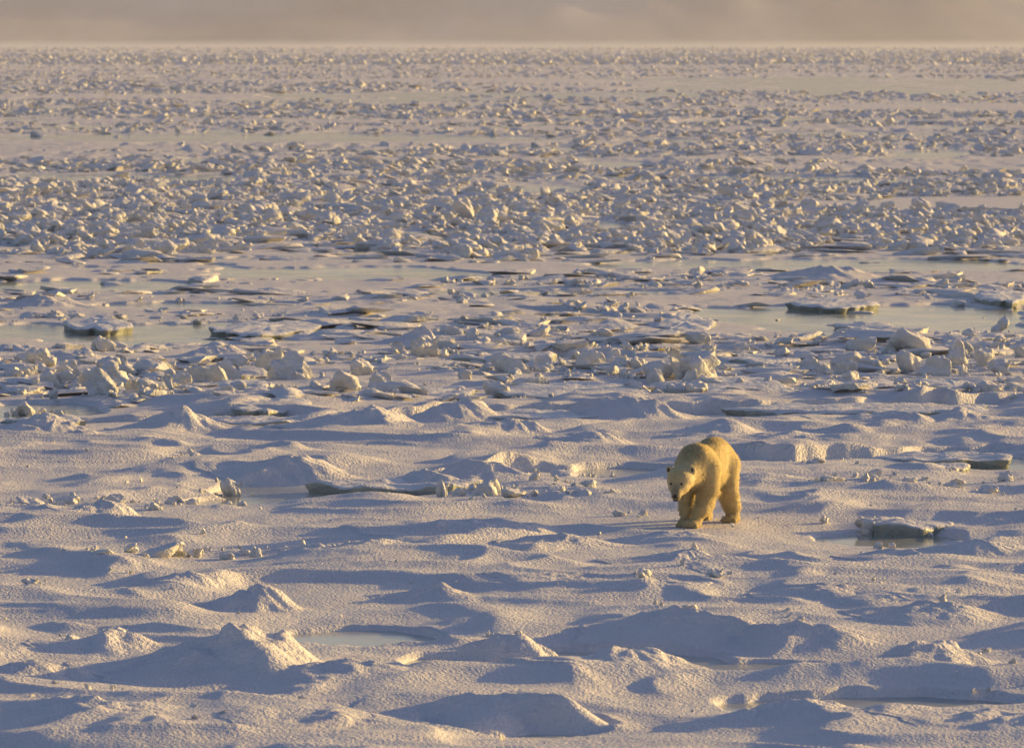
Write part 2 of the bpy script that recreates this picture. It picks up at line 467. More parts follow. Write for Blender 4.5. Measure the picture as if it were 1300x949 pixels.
# pieces one can point to: px, py, w, h, shape, label
HERO = [
    # the tall heap behind the bear
    (855, 488, 34, 46, 'upright', 'tallest upright ice block of the heap behind the bear'),
    (886, 486, 56, 36, 'angular', 'big block leaning at the right of the tallest upright block'),
    (872, 492, 16, 24, 'jagged', 'small jagged block at the foot of the tallest upright block'),
    (898, 492, 34, 16, 'plate', 'curved pale plate at the foot of the heap behind the bear'),
    (832, 490, 22, 26, 'rounded', 'rounded block at the left foot of the tallest upright block'),
    (808, 496, 46, 20, 'angular', 'long grey block left of the heap behind the bear'),
    (751, 468, 34, 22, 'rounded', 'dark rounded boulder of ice left of the heap behind the bear'),
    (784, 470, 26, 22, 'jagged', 'jagged block between the dark boulder and the long grey block'),
    (806, 474, 24, 14, 'jagged', 'small crumbled block behind the long grey block'),
    (657, 473, 46, 30, 'angular', 'large block with a flat sunlit top, in the heap left of the dark boulder'),
    (690, 472, 24, 18, 'rounded', 'small golden-edged block beside the large flat-topped block'),
    (838, 500, 26, 12, 'rounded', 'low snowy lump on the floe edge below the heap'),
    # right-hand heap
    (1142, 450, 60, 26, 'angular', 'broad block lying behind the big right-hand boulders'),
    (1162, 472, 38, 36, 'angular', 'biggest pale boulder of the right-hand heap'),
    (1190, 476, 36, 22, 'rounded', 'smooth block joined to the right of the biggest pale boulder'),
    (1210, 468, 28, 26, 'upright', 'upright thin block right of the smooth joined block'),
    (1218, 452, 30, 16, 'jagged', 'jagged sunlit block behind the upright thin block'),
    (1252, 470, 24, 20, 'rounded', 'rounded golden block at the right end of the right-hand heap'),
    (1272, 474, 26, 15, 'jagged', 'small crumbled block at the far right of the heap'),
    (1080, 470, 40, 16, 'angular', 'squat block at the left end of the right-hand heap'),
    (1110, 470, 26, 13, 'rounded', 'small squat lump left of the biggest pale boulder'),
    (1270, 416, 26, 26, 'upright', 'square pillar of ice by the far right lead'),
    (1293, 456, 28, 26, 'upright', 'pale block cut by the right edge of the picture, on its heap'),
    # left heaps
    (72, 492, 46, 26, 'angular', 'dark-based block with a pointed top, left rubble'),
    (128, 500, 40, 32, 'jagged', 'jagged ragged-topped block in the left rubble'),
    (115, 492, 34, 20, 'rounded', 'rounded block behind the ragged-topped one in the left rubble'),
    (150, 470, 40, 12, 'plate', 'tilted thin plate above the left rubble'),
    (200, 468, 50, 14, 'plate', 'long dark-sided plate behind the left rubble'),
    (28, 518, 40, 22, 'angular', 'block beside the small pool at the left edge'),
    (74, 520, 24, 16, 'rounded', 'small lump right of the block by the left edge pool'),
    (216, 500, 14, 20, 'upright', 'narrow standing lump in front of the left heaps'),
    (262, 488, 40, 22, 'jagged', 'ragged block on top of the dark floe edge, left of centre'),
    (298, 482, 38, 32, 'angular', 'large sloping block with a bright right face, left of centre'),
    (345, 472, 28, 26, 'jagged', 'ragged block just right of the large sloping block'),
    (374, 482, 46, 30, 'angular', 'massive block with rough crown, in the heap left of centre'),
    (462, 476, 30, 18, 'rounded', 'lone golden boulder on flat ice right of the massive block'),
    (430, 506, 40, 22, 'angular', 'yellowish boulder behind the big rounded snow mound'),
    (403, 506, 18, 14, 'rounded', 'small rounded lump left of the yellowish boulder'),
    (278, 526, 12, 14, 'rounded', 'small lone lump above the tent-shaped snow mound'),
    (130, 444, 26, 16, 'plate', 'leaning thin ice piece catching the sun, by the left lead'),
    (590, 484, 16, 14, 'rounded', 'small standing lump on the long floe, centre'),
    # around the pool on the left
    (295, 618, 34, 26, 'jagged', 'golden-edged block standing at the back of the long left pool'),
    (258, 621, 16, 8, 'rounded', 'small golden lump left of the golden-edged block'),
    (222, 637, 30, 20, 'jagged', 'lumpy block in front of the long left pool'),
    (245, 637, 22, 12, 'rounded', 'low lump joined to the lumpy block in front of the pool'),
    (292, 637, 12, 10, 'rounded', 'small block standing in the long left pool, the left of two'),
    (310, 636, 16, 9, 'angular', 'small block standing in the long left pool, the right of two'),
    (198, 645, 34, 13, 'angular', 'snowy wedge left of the lumpy block by the pool'),
    (145, 640, 40, 16, 'rounded', 'snowy lump above the conical mound left of the pool'),
    (90, 638, 34, 15, 'jagged', 'crumbled lump at the left end of the lump row'),
    (40, 640, 46, 12, 'rounded', 'low lump near the left edge, level with the long pool'),
    (252, 583, 30, 12, 'rounded', 'small pale lump with a sunny tip above the long pool'),
    (200, 706, 92, 17, 'plate', 'long pale sausage-like ice piece lying in the left foreground'),
    (130, 717, 40, 10, 'rounded', 'low crumbly lumps below the long pale ice piece'),
    (140, 728, 8, 7, 'rounded', 'tiny round lump under the long pale ice piece, the left one'),
    (167, 728, 8, 7, 'rounded', 'tiny round lump under the long pale ice piece, the right one'),
    (314, 702, 32, 8, 'jagged', 'low crumbled lumps right of the long pale ice piece'),
    (40, 742, 30, 10, 'jagged', 'crumbled small lump on the left foreground drift'),
    # lumps left of the bear
    (562, 628, 20, 24, 'jagged', 'standing ragged lump at the left of the row beside the bear'),
    (583, 630, 26, 18, 'rounded', 'rounded lump second from the left in the row beside the bear'),
    (618, 628, 52, 32, 'jagged', 'biggest ragged block of the row left of the bear'),
    (654, 634, 44, 14, 'rounded', 'low sloping snow lump right of the biggest ragged block'),
    (679, 616, 18, 14, 'rounded', 'small ball of ice behind the row left of the bear'),
    (708, 616, 14, 15, 'angular', 'small pointed ice piece behind the row left of the bear'),
    (748, 622, 32, 16, 'angular', 'dark block with a bright cap, left of the bear'),
    (738, 634, 38, 14, 'rounded', 'pale lump in front of the dark bright-capped block'),
    (776, 634, 28, 17, 'jagged', 'ragged sunny lump nearest the left of the bear in the row'),
    (790, 654, 26, 16, 'angular', 'wedge-shaped lump just left of the front paws of the bear'),
    (817, 654, 16, 12, 'rounded', 'small round boulder close to the front paws of the bear'),
    (812, 657, 8, 5, 'rounded', 'tiny bright lump between the wedge and the round boulder'),
    (720, 600, 60, 8, 'plate', 'dark low ice plate behind the lumps left of the bear'),
    # right of the bear
    (1100, 666, 56, 26, 'angular', 'dark-footed block with a pale cut face, right of the bear'),
    (1178, 668, 26, 15, 'jagged', 'small snowy wedge right of the long block by the pool'),
    (1115, 688, 18, 15, 'rounded', 'pale lump standing at the left of the pool right of the bear'),
    (1133, 688, 12, 10, 'rounded', 'tiny lump in the pool right of the bear'),
    (1162, 712, 30, 22, 'angular', 'sunlit ice fin on the mound below the pool'),
    (1035, 588, 34, 10, 'jagged', 'golden ragged chunk on the floe edge up and right of the bear'),
    (1280, 612, 26, 18, 'angular', 'slanting wedge of ice at the right edge, level with the bear'),
    (1210, 618, 40, 18, 'jagged', 'snowy ragged lump in the ridge right of the bear'),
    (1150, 618, 40, 16, 'rounded', 'rounded lump left of the snowy ragged one in the ridge'),
    (1105, 612, 34, 15, 'jagged', 'ragged lump in the left part of the ridge right of the bear'),
    (1060, 626, 50, 12, 'rounded', 'low smooth lump at the left end of the ridge right of the bear'),
    (1255, 628, 34, 15, 'rounded', 'rounded lump at the right end of the ridge right of the bear'),
    # foreground
    (95, 818, 30, 16, 'rounded', 'lump of ice on the knobbly mound, the left one'),
    (148, 812, 34, 15, 'rounded', 'lump of ice on the knobbly mound, the right one'),
    (440, 846, 22, 18, 'angular', 'dark-sided lip of ice on the low foreground mound'),
    (432, 862, 26, 16, 'jagged', 'small broken lump in front of the dark-sided lip'),
    (805, 846, 34, 26, 'angular', 'bright ice edge splitting the bottom middle mound'),
    (876, 786, 24, 16, 'jagged', 'bright broken block on the wide mound below the bear'),
    (1012, 796, 26, 14, 'jagged', 'broken block on the rough-sided mound right of the wide one'),
    (1197, 776, 18, 15, 'angular', 'small block on the crest of the broad right foreground mound'),
    (1205, 832, 50, 24, 'jagged', 'crumbly block crowning the bottom right mound'),
    (815, 746, 28, 15, 'jagged', 'small ragged lump on the drift in the middle foreground'),
    (910, 745, 28, 14, 'jagged', 'small ragged lump on the drift right of the middle foreground'),
    (1118, 848, 10, 7, 'rounded', 'tiny lump in front of the bottom right mound'),
    (880, 712, 16, 22, 'angular', 'bright wedge at the end of the drift just below the bear'),
    (415, 706, 50, 16, 'jagged', 'crumbly crown of ice on the small mound below the long pool'),
    (640, 812, 40, 14, 'jagged', 'rough crown on the foreground mound by the bottom middle pool'),
    (345, 762, 16, 22, 'angular', 'bright knob at the shoulder of the steep pointed mound'),
]
for px, py, w, h, shape, lab in HERO:
    block(px, py, w, h, shape, lab)

# ------------------------------------------------------------------ big floe plates (slabs)
def slab(px, py, w, depth, thick, label, tilt=(0, 0), rot=0.0, seed=0, lift=0.0):
    x0, y0 = at(px, py); s = y0 / F
    a = w * s / 2
    nt_, rings = 72, [0, .2, .4, .6, .78, .9, .97, 1.0, .985, .96, .93]
    zz = [1, 1, 1, 1, .99, .95, .85, .68, .4, .15, -.6]
    t = np.linspace(0, 2 * math.pi, nt_, endpoint=False)
    ct, st = np.cos(t), np.sin(t)
    rs = random.Random(900 + seed); ns = rs.choice((5, 6, 7))
    out = np.full(nt_, 9.0)
    for k in range(ns):
        an = 2 * math.pi * (k + rs.uniform(-.32, .32)) / ns
        cs = np.cos(t - an)
        out = np.minimum(out, np.where(cs > .15, rs.uniform(.72, 1.0) / np.maximum(cs, .15), 9))
    out = np.minimum(out, 1.35) * (1 + .13 * perlin(ct * 3 + seed, st * 3, 301) + .05 * perlin(ct * 13 + seed, st * 13, 305))
    V = []
    for r, z in zip(rings, zz):
        x = a * .86 * out * r * ct; y = depth * .86 * out * r * st
        h = thick * (.62 if py > 445 else .42) * z + (.06 * fbm(x * 1.4 + seed, y * 1.4, 302, 3) + .03) * (1 if z > .6 else .3)
        if z <= .7: x = x * (1 + .03 * perlin(t * 9, t * 0 + r * 7 + seed, 303)); y = y * (1 + .03 * perlin(t * 9, t * 0 + r * 7 + seed, 304))
        V.append(np.stack([x, y, h + 0 * x], -1))
    V = np.array(V).reshape(-1, 3)
    me = mesh_np('ice_floe', V, [grid_faces(len(rings), nt_, True)[:, ::-1]])
    me.set_sharp_from_angle(angle=R(50))
    o = link('ice_floe', me, M_SLAB)
    o.location = (x0, y0, max(.02, gz(x0, y0) * .35) + lift); o.rotation_euler = (tilt[0], tilt[1], rot)
    return tag(o, label, 'ice floe', 'raised ice plates along the leads', 'thing')

SLABS = [
    (342, 521, 116, 2.2, .26, 'flat-topped white ice slab beside the big rounded snow mound', (.02, .03)),
    (300, 497, 130, 2.0, .30, 'dark-edged slab under the ragged heap left of centre', (.02, -.02)),
    (730, 498, 240, 3.0, .30, 'long floe slab with a dark water-side edge, left of the heap behind the bear', (0, .0)),
    (935, 493, 200, 3.4, .28, 'snowy floe slab carrying the tall heap behind the bear', (.01, .02)),
    (1090, 490, 160, 2.2, .24, 'thin dark-edged slab at the small open water right of the heap', (0, 0)),
    (1215, 494, 150, 2.4, .22, 'pale slab in front of the right-hand heap', (.02, .01)),
    (825, 518, 86, 1.0, .20, 'tilted ice plate leaning on the mound behind the bear', (.05, .30), .45),
    (1152, 665, 130, .7, .24, 'long pale block of floe edge beside the pool right of the bear', (.0, .07), 0, .09),
    (1195, 594, 90, .7, .16, 'grey plate afloat in the pool at the right edge', (.0, -.03)),
    (1200, 580, 200, 1.2, .20, 'floe edge slab behind the right edge pool', (.0, -.01)),
    (290, 478, 120, 1.6, .24, 'dark tilted slab behind the left heaps', (.04, -.08)),
    (1010, 468, 90, 2.0, .18, 'grey plate lying among brash left of the right-hand heap', (.02, .02)),
    (960, 456, 120, 2.2, .2, 'dark-sided plate by the small lead in the middle distance', (.01, .02)),
    (823, 428, 70, 2.0, .28, 'dark flat plate at the edge of the right-hand lead', (.02, -.02)),
    (870, 410, 90, 3.2, .3, 'dark tilted plate among the brash beyond the heap', (.03, .03)),
    (1100, 412, 100, 2.6, .16, 'thin plate floating in the right-hand lead', (0, 0)),
    (1270, 378, 80, 4.0, .45, 'dark-sided slab at the right edge beyond the lead', (.0, .02)),
    (120, 412, 110, 4.0, .4, 'dark-sided slab left of the snowy ridge by the left lead', (.0, -.02)),
    (340, 415, 160, 4.5, .28, 'long slab behind the left lead', (.0, .02)),
    (600, 452, 90, 1.6, .16, 'thin floe edge slab in the middle distance', (.0, 0)),
    (1060, 385, 140, 4.0, .35, 'low dark slab on the far side of the right-hand lead', (0, .01)),
    (170, 498, 110, 1.6, .20, 'grey plate in the left rubble', (.02, .03)),
    (1090, 521, 400, 1.5, .24, 'long thin floe edge behind the right-hand crack', (.0, .0), -.03),
    (690, 527, 260, 1.3, .22, 'long thin floe edge below the tilted ice plate', (.0, .0), .03),
    (340, 534, 230, 1.1, .20, 'thin floe edge between the tent-shaped and the big rounded mound', (.0, .0), .02),
    (490, 616, 240, 1.0, .24, 'long dark floe edge at the end of the long pool', (.0, .0), .04),
    (640, 455, 190, 1.6, .30, 'thin dark floe edge beyond the centre brash', (.0, .0), .0),
    (60, 533, 130, 1.0, .2, 'dark floe edge behind the wide mound at the left edge', (.0, .0), .0),
    (560, 498, 120, 1.8, .18, 'pale plate in front of the centre brash', (.02, .01)),
]
for i, sl in enumerate(SLABS):
    px, py, w, dp, th, lab, tl = sl[:7]
    slab(px, py, w, dp, th, lab, tl, sl[7] if len(sl) > 7 else random.uniform(-.12, .12), i)

# ------------------------------------------------------------------ rubble: the largest pieces one by one, the rest as one mass
LOW = [hull_template(700 + i, (1, random.uniform(.6, 1), random.uniform(.45, .95)), 10, 2, .30, 1) for i in range(20)]
TINY = [hull_template(800 + i, (1, .85, random.uniform(.5, .9)), 8, 1, .14, 0) for i in range(14)]
PLATE = [hull_template(850 + i, (1, random.uniform(.5, 1), .12), 10, 2, .03, 0) for i in range(10)]

def water_at(x, y): return ground(x, y) < .0

def sample(n, x0, x1, y0, y1, clump=None, keep_water=.02):
    px = rng.uniform(x0, x1, n); py = rng.uniform(y0, y1, n)
    d = (F * (CAM_H - .15)) / (py - HOR)
    X_ = (px - 650) / F * d; Y_ = d
    if clump is not None:
        c = fbm(X_ / clump[0], Y_ / clump[1], clump[2], 3)
        k = c > clump[3] - .35 * rng.random(n)
        px, py, X_, Y_ = px[k], py[k], X_[k], Y_[k]
    k = (~water_at(X_, Y_)) | (rng.random(len(X_)) < keep_water)
    return px[k], py[k], X_[k], Y_[k]

STUFF = []          # (x, y, width, height, template set)
def scatter(n, x0, x1, y0, y1, smin, smax, templ, clump=None, hratio=(.45, .9), power=2.2, keep_water=.02):
    px, py, X_, Y_ = sample(n, x0, x1, y0, y1, clump, keep_water)
    w = smin + (smax - smin) * rng.random(len(X_)) ** power
    h = w * rng.uniform(*hratio, len(X_))
    return [(a, b, c, d, templ, p, q) for a, b, c, d, p, q in zip(X_, Y_, w, h, px, py)]

near_band = scatter(1100, -10, 1310, 442, 508, .10, .55, 'LOW', (9, 5, 5, .0), (.28, .65), 2.4)
brash = scatter(1700, 560, 1310, 345, 442, .10, .75, 'LOW', (16, 9, 6, .22), (.16, .42), 2.8) + \
        scatter(1000, -10, 560, 348, 442, .10, .7, 'LOW', (16, 9, 9, .32), (.16, .4), 2.8)
def ragged(lst):                                 # the front of the belt is uneven
    p = np.array([(it[5], it[6]) for it in lst]); e = 315 + 24 * fbm(p[:, 0] / 140, p[:, 0] * 0 + 2.2, 51, 3)
    return [it for it, ok in zip(lst, p[:, 1] < e) if ok]
belt = ragged(scatter(19000, -20, 1320, 232, 338, .10, 1.05, 'LOW', (34, 15, 7, -.12), (.22, .52), 3.6))
front = ragged(scatter(300, -20, 1320, 275, 338, .4, 1.35, 'LOW', (34, 15, 7, -.05), (.3, .62), 2.6))
wide = belt + front
crumbs = scatter(600, -10, 1310, 520, 948, .03, .13, 'TINY', (2.2, 3.2, 21, .24), (.4, .8), 2.5)
plates = scatter(420, -10, 1310, 436, 512, .5, 1.9, 'PLATE', (9, 5, 5, -.1), (.08, .14), 1.8, .06) + \
         scatter(900, -10, 1310, 340, 442, .4, 2.6, 'PLATE', (16, 9, 6, .0), (.05, .10), 1.8, .06) + \
         scatter(900, -20, 1320, 232, 330, .6, 2.4, 'PLATE', (34, 15, 7, -.3), (.06, .14), 1.8, .1)
rest = list(plates)
for hx, hy, hw, hh, *_ in HERO:                 # broken bits fallen round the bigger pieces
    if hw < 22: continue
    for _ in range(int(3 + hw / 6)):
        qx = hx + random.gauss(0, .62) * hw; qy = hy + random.gauss(0, 2.2) + 1.0
        X0, Y0 = at(qx, qy, .1); wq = hw * Y0 / F * random.uniform(.08, .34)
        rest.append((X0, Y0, wq, wq * random.uniform(.4, .8), 'LOW', qx, qy))
rest += scatter(16000, -60, 1360, 156, 232, .18, 1.25, 'TINY', (60, 30, 11, -.08), (.16, .40), 3.6, .01)
rest += scatter(15000, -80, 1380, 116, 158, .28, 1.6, 'TINY', (110, 60, 12, -.08), (.14, .34), 3.2, .01)
rest += scatter(15000, -90, 1390, 80, 118, .45, 2.1, 'TINY', (240, 150, 13, -.05), (.14, .34), 2.8, .0)
rest += scatter(15000, -90, 1390, 60.6, 82, 1.0, 3.8, 'TINY', (500, 500, 17, -.3), (.2, .42), 2.4, .0)

# choose the individuals: whatever shows largest
LEFT = 300 - n_blocks
pool = [(w * h * (F / y) ** 2, i, it) for i, it in enumerate(near_band + brash + wide) for (x, y, w, h) in [it[:4]]]
pool.sort(key=lambda t: -t[0])
chosen = pool[:LEFT]; ci = {t[1] for t in chosen}
allp = near_band + brash + wide
rest += [it if it[2] > .42 or it[1] < 150 else it[:4] + ('TINY',) + it[5:] for i, it in enumerate(allp) if i not in ci]
rest += crumbs

SECT = ['at left edge', 'far left', 'left', 'left of centre', 'centre left', 'centre', 'centre right', 'right of centre', 'right', 'far right', 'at right edge']
def zone(py):
    if py < 262: return 'back of the rubble belt'
    if py < 290: return 'middle of the rubble belt'
    if py < 308: return 'front of the rubble belt'
    if py < 332: return 'front row of rubble belt'
    if py < 392: return 'floes before the rubble belt'
    if py < 442: return 'brash beside the wide leads'
    return 'rubble strip behind the mounds'
used = {}
rec = []
for area, i, it in chosen:
    x, y, w, h, tset, px, py = it
    r = h / w
    shape = random.choice(['upright', 'angular', 'jagged'] if r > .62 else ['angular', 'jagged', 'rounded', 'rounded'] if r > .4 else ['rounded', 'plate', 'plate'])
    wpx, hpx = w * F / y, h * F / y
    size = 'large' if wpx * hpx > 900 else 'medium' if wpx * hpx > 420 else 'small'
    rec.append([px, py, wpx, hpx, shape, size])
for px, py, wpx, hpx, shape, size in rec:
    s = SECT[int(min(10, max(0, px / 1300 * 11)))]
    lab = f'{size} {WORD[shape]} ice block, {zone(py)}, {s}'
    used.setdefault(lab, []).append((px, py, wpx, hpx, shape))
for lab, lst in used.items():
    lst.sort()
    for k, (px, py, wpx, hpx, shape) in enumerate(lst):
        l2 = lab
        if len(lst) == 2: l2 = lab + (', left one', ', right one')[k]
        elif len(lst) == 3: l2 = lab + (', leftmost', ', middle one', ', rightmost')[k]
        elif len(lst) > 3: l2 = lab + (', leftmost' if k == 0 else ', rightmost' if k == len(lst) - 1 else ', between likes')
        block(px, py, wpx, hpx, shape, l2, 'ice blocks of the ' + zone(py))

def build_stuff(items, name, m, sh):
    VV, FF, off = [], [], 0
    sets = {'LOW': LOW, 'TINY': TINY, 'PLATE': PLATE}; keys = list(sets)
    arr = np.array([(a, b, c, d) for a, b, c, d, *_ in items])
    tn = np.array([keys.index(it[4]) for it in items])
    gzs = np.maximum(0, ground(arr[:, 0], arr[:, 1]))
    for code, key in enumerate(keys):
        idx = np.nonzero(tn == code)[0]
        pick = rng.integers(0, len(sets[key]), len(idx))
        for t, (V, Fc) in enumerate(sets[key]):
            ii = idx[pick == t]
            if len(ii) == 0: continue
            n = len(ii); a = rng.uniform(0, 2 * math.pi, n); fr = arr[ii, 1] > 185; a = np.where(fr, rng.choice((0, math.pi), n) + rng.normal(0, .35, n), a); st_ = np.where(fr, rng.uniform(.8, 1.8, n), 1.0); tm = .09 if key == 'PLATE' else .45; b = rng.uniform(-tm, tm, n); c = rng.uniform(-tm, tm, n)
            ca, sa, cb, sb, cc, sc_ = np.cos(a), np.sin(a), np.cos(b), np.sin(b), np.cos(c), np.sin(c)
            hz = V[:, 2].max() - V[:, 2].min()
            P = np.repeat(V[None], n, 0).copy()
            P[:, :, 0] *= (arr[ii, 2] * st_)[:, None]; P[:, :, 1] *= (arr[ii, 2] * rng.uniform(.7, 1.1, n))[:, None]; P[:, :, 2] *= (arr[ii, 3] * 1.25 / hz)[:, None]
            y_ = P[:, :, 1] * cb[:, None] - P[:, :, 2] * sb[:, None]; z_ = P[:, :, 1] * sb[:, None] + P[:, :, 2] * cb[:, None]
            x_ = P[:, :, 0] * cc[:, None] + z_ * sc_[:, None]; z2 = -P[:, :, 0] * sc_[:, None] + z_ * cc[:, None]
            P[:, :, 0] = x_ * ca[:, None] - y_ * sa[:, None] + arr[ii, 0][:, None]
            P[:, :, 1] = x_ * sa[:, None] + y_ * ca[:, None] + arr[ii, 1][:, None]
            P[:, :, 2] = z2 + (gzs[ii] + arr[ii, 3] * .22)[:, None]
            VV.append(P.reshape(-1, 3))
            FF.append((Fc[None] + (off + np.arange(n) * len(V))[:, None, None]).reshape(-1, 3))
            off += n * len(V)
    me = mesh_np(name, np.concatenate(VV), [np.concatenate(FF)], sh)
    me.set_sharp_from_angle(angle=R(38))
    o = link(name, me, m)
    return tag(o, kind='stuff')
build_stuff(rest, 'ice_rubble', M_ICE, True)

# ------------------------------------------------------------------ the bear: one continuous skin from a smooth distance field
def sd_ell(P, c, r):
    q = (P - np.array(c)) / np.array(r)
    k0 = np.sqrt((q * q).sum(-1)); k1 = np.sqrt(((q / np.array(r)) ** 2).sum(-1))
    return k0 * (k0 - 1) / np.maximum(k1, 1e-6)

def sd_cone(P, a, b, ra, rb):
    a = np.array(a); b = np.array(b); ab = b - a
    t = np.clip(((P - a) @ ab) / (ab @ ab), 0, 1)
    return np.linalg.norm(P - a - t[..., None] * ab, axis=-1) - (ra + (rb - ra) * t)

def smin(a, b, k):
    h = np.clip(.5 + .5 * (b - a) / k, 0, 1)
    return b + (a - b) * h - k * h * (1 - h)

def bear_sdf(P):
    d = sd_ell(P, (-.36, .015, .92), (.36, .265, .38))                       # rump
    d = smin(d, sd_ell(P, (-.22, 0, 1.03), (.40, .27, .30)), .10)        # high loins
    d = smin(d, sd_ell(P, (.08, 0, .92), (.50, .275, .33)), .14)         # barrel
    d = smin(d, sd_ell(P, (.05, 0, .82), (.42, .235, .22)), .10)          # belly
    d = smin(d, sd_ell(P, (.46, 0, .93), (.32, .27, .30)), .10)          # chest
    d = smin(d, sd_ell(P, (.47, 0, 1.09), (.24, .19, .18)), .12)         # shoulder hump
    d = smin(d, sd_cone(P, (.56, 0, .98), (.98, -.06, .80), .27, .185), .10)   # neck
    h = sd_ell(P, (1.06, -.065, .785), (.20, .205, .178))                # skull
    h = smin(h, sd_cone(P, (1.14, -.06, .70), (1.325, -.03, .555), .125, .072), .06)   # muzzle
    h = smin(h, sd_ell(P, (1.13, -.06, .67), (.14, .155, .11)), .05)      # cheeks and jaw
    for s in (-1, 1):
        h = smin(h, sd_ell(P, (.995, -.075 + s * .185, .925), (.034, .060, .068)), .025)   # ears
    d = smin(d, h, .05)
    def limb(pts, paw, pr, k=.07):
        l = None
        for (a, b) in zip(pts[:-1], pts[1:]):
            c = sd_cone(P, a[:3], b[:3], a[3], b[3])
            l = c if l is None else smin(l, c, .05)
        l = smin(l, sd_ell(P, paw, pr), .05)
        for i in range(4):
            l = smin(l, sd_ell(P, (paw[0] + pr[0] * .72, paw[1] + (i - 1.5) * pr[1] * .5, .042), (.055, .034, .042)), .018)   # toes
        return l
    d = smin(d, limb([(.47, .18, .92, .20), (.50, .20, .62, .142), (.65, .14, .30, .108), (.735, .08, .12, .088)], (.79, .05, .075), (.155, .125, .075)), .09)
    d = smin(d, limb([(.46, -.17, .92, .19), (.48, -.18, .62, .135), (.56, -.14, .28, .105), (.60, -.13, .12, .085)], (.65, -.12, .075), (.15, .12, .075)), .09)
    d = smin(d, limb([(-.37, .16, .88, .235), (-.33, .21, .55, .155), (-.43, .25, .28, .118), (-.44, .26, .12, .105)], (-.35, .28, .07), (.17, .125, .07)), .09)
    d = smin(d, limb([(-.38, -.18, .84, .24), (-.42, -.22, .52, .155), (-.66, -.26, .26, .108), (-.70, -.27, .13, .10)], (-.62, -.27, .07), (.17, .12, .07)), .09)
    d = smin(d, sd_cone(P, (-.72, 0, .95), (-.78, 0, .84), .07, .045), .05)      # tail
    return np.maximum(d, .004 - P[..., 2])

def surface_nets(f, lo, hi, step):
    ax = [np.arange(lo[i], hi[i] + step, step) for i in range(3)]
    G = np.stack(np.meshgrid(*ax, indexing='ij'), -1)
    D = f(G.reshape(-1, 3)).reshape(G.shape[:3])
    nx, ny, nz = D.shape
    ins = D < 0
    corners = [(i, j, k) for i in (0, 1) for j in (0, 1) for k in (0, 1)]
    sl = lambda A, c: A[c[0]:nx - 1 + c[0], c[1]:ny - 1 + c[1], c[2]:nz - 1 + c[2]]
    cnt = sum(sl(ins, c).astype(int) for c in corners)
    act = (cnt > 0) & (cnt < 8)
    acc = np.zeros(act.shape + (3,)); num = np.zeros(act.shape)
    for a in corners:
        for ax_ in range(3):
            if a[ax_] == 0:
                b = list(a); b[ax_] = 1; b = tuple(b)
                da, db = sl(D, a), sl(D, b)
                x = (da < 0) != (db < 0)
                t = np.where(x, da / np.where(x, da - db, 1), 0)
                p = np.zeros(act.shape + (3,)); p[:] = a
                p[..., ax_] += t
                acc[x] += p[x]; num[x] += 1
    idx = -np.ones(act.shape, int); I = np.argwhere(act); idx[act] = np.arange(len(I))
    V = (I + acc[act] / num[act][:, None]) * step + np.array(lo)
    quads = []
    for ax_ in range(3):
        u, v = (ax_ + 1) % 3, (ax_ + 2) % 3
        A = np.argwhere(np.diff(ins.astype(int), axis=ax_) != 0)
        ok = (A[:, u] > 0) & (A[:, v] > 0) & (A[:, u] < D.shape[u] - 1) & (A[:, v] < D.shape[v] - 1)
        A = A[ok]
        flip = ins[tuple(A.T)]
        q = []
        for du, dv in ((-1, -1), (0, -1), (0, 0), (-1, 0)):
            B = A.copy(); B[:, u] += du; B[:, v] += dv
            q.append(idx[tuple(B.T)])
        q = np.stack(q, -1)
        q[~flip] = q[~flip][:, ::-1]
        quads.append(q)
    return V, np.concatenate(quads)

def fur_material():
    m, nt, b = nodes('polar_bear_fur')
    pos = N(nt, 'ShaderNodeTexCoord').outputs['Object']
    col = ramp(nt, noise(nt, pos, 3.5, 4, .6), [(.25, (.62, .47, .22)), (.6, (.73, .585, .31)), (.85, (.80, .68, .40))])
    sx = N(nt, 'ShaderNodeSeparateXYZ'); nt.links.new(pos, sx.inputs[0])
    mz = N(nt, 'ShaderNodeMapRange'); mz.inputs['From Min'].default_value = 1.17; mz.inputs['From Max'].default_value = 1.36; mz.inputs['To Max'].default_value = .75
    nt.links.new(sx.outputs['X'], mz.inputs['Value'])               # the muzzle is greyer towards the nose
    ft = N(nt, 'ShaderNodeMapRange'); ft.inputs['From Min'].default_value = .30; ft.inputs['From Max'].default_value = .05; ft.inputs['To Max'].default_value = .6
    nt.links.new(sx.outputs['Z'], ft.inputs['Value'])               # shade on the lower legs, darkened into the coat colour
    m1 = N(nt, 'ShaderNodeMix', data_type='RGBA'); m1.inputs[7].default_value = (.20, .17, .12, 1)
    nt.links.new(mz.outputs[0], m1.inputs[0]); nt.links.new(col, m1.inputs[6])
    m2 = N(nt, 'ShaderNodeMix', data_type='RGBA'); m2.inputs[7].default_value = (.30, .20, .08, 1)
    nt.links.new(ft.outputs[0], m2.inputs[0]); nt.links.new(m1.outputs[2], m2.inputs[6])
    nt.links.new(m2.outputs[2], b.inputs['Base Color'])
    b.inputs['Roughness'].default_value = .75; b.inputs['Specular IOR Level'].default_value = .2
    b.inputs['Sheen Weight'].default_value = .25; b.inputs['Sheen Tint'].default_value = (1, .85, .55, 1)
    c = bump(nt, noise(nt, pos, 8, 4, .65, (1, 1, .5)), .03, .6)
    c = bump(nt, noise(nt, pos, 60, 2, .6, (1, 1, .3)), .012, .6, c)
    nt.links.new(c, b.inputs['Normal'])
    return m

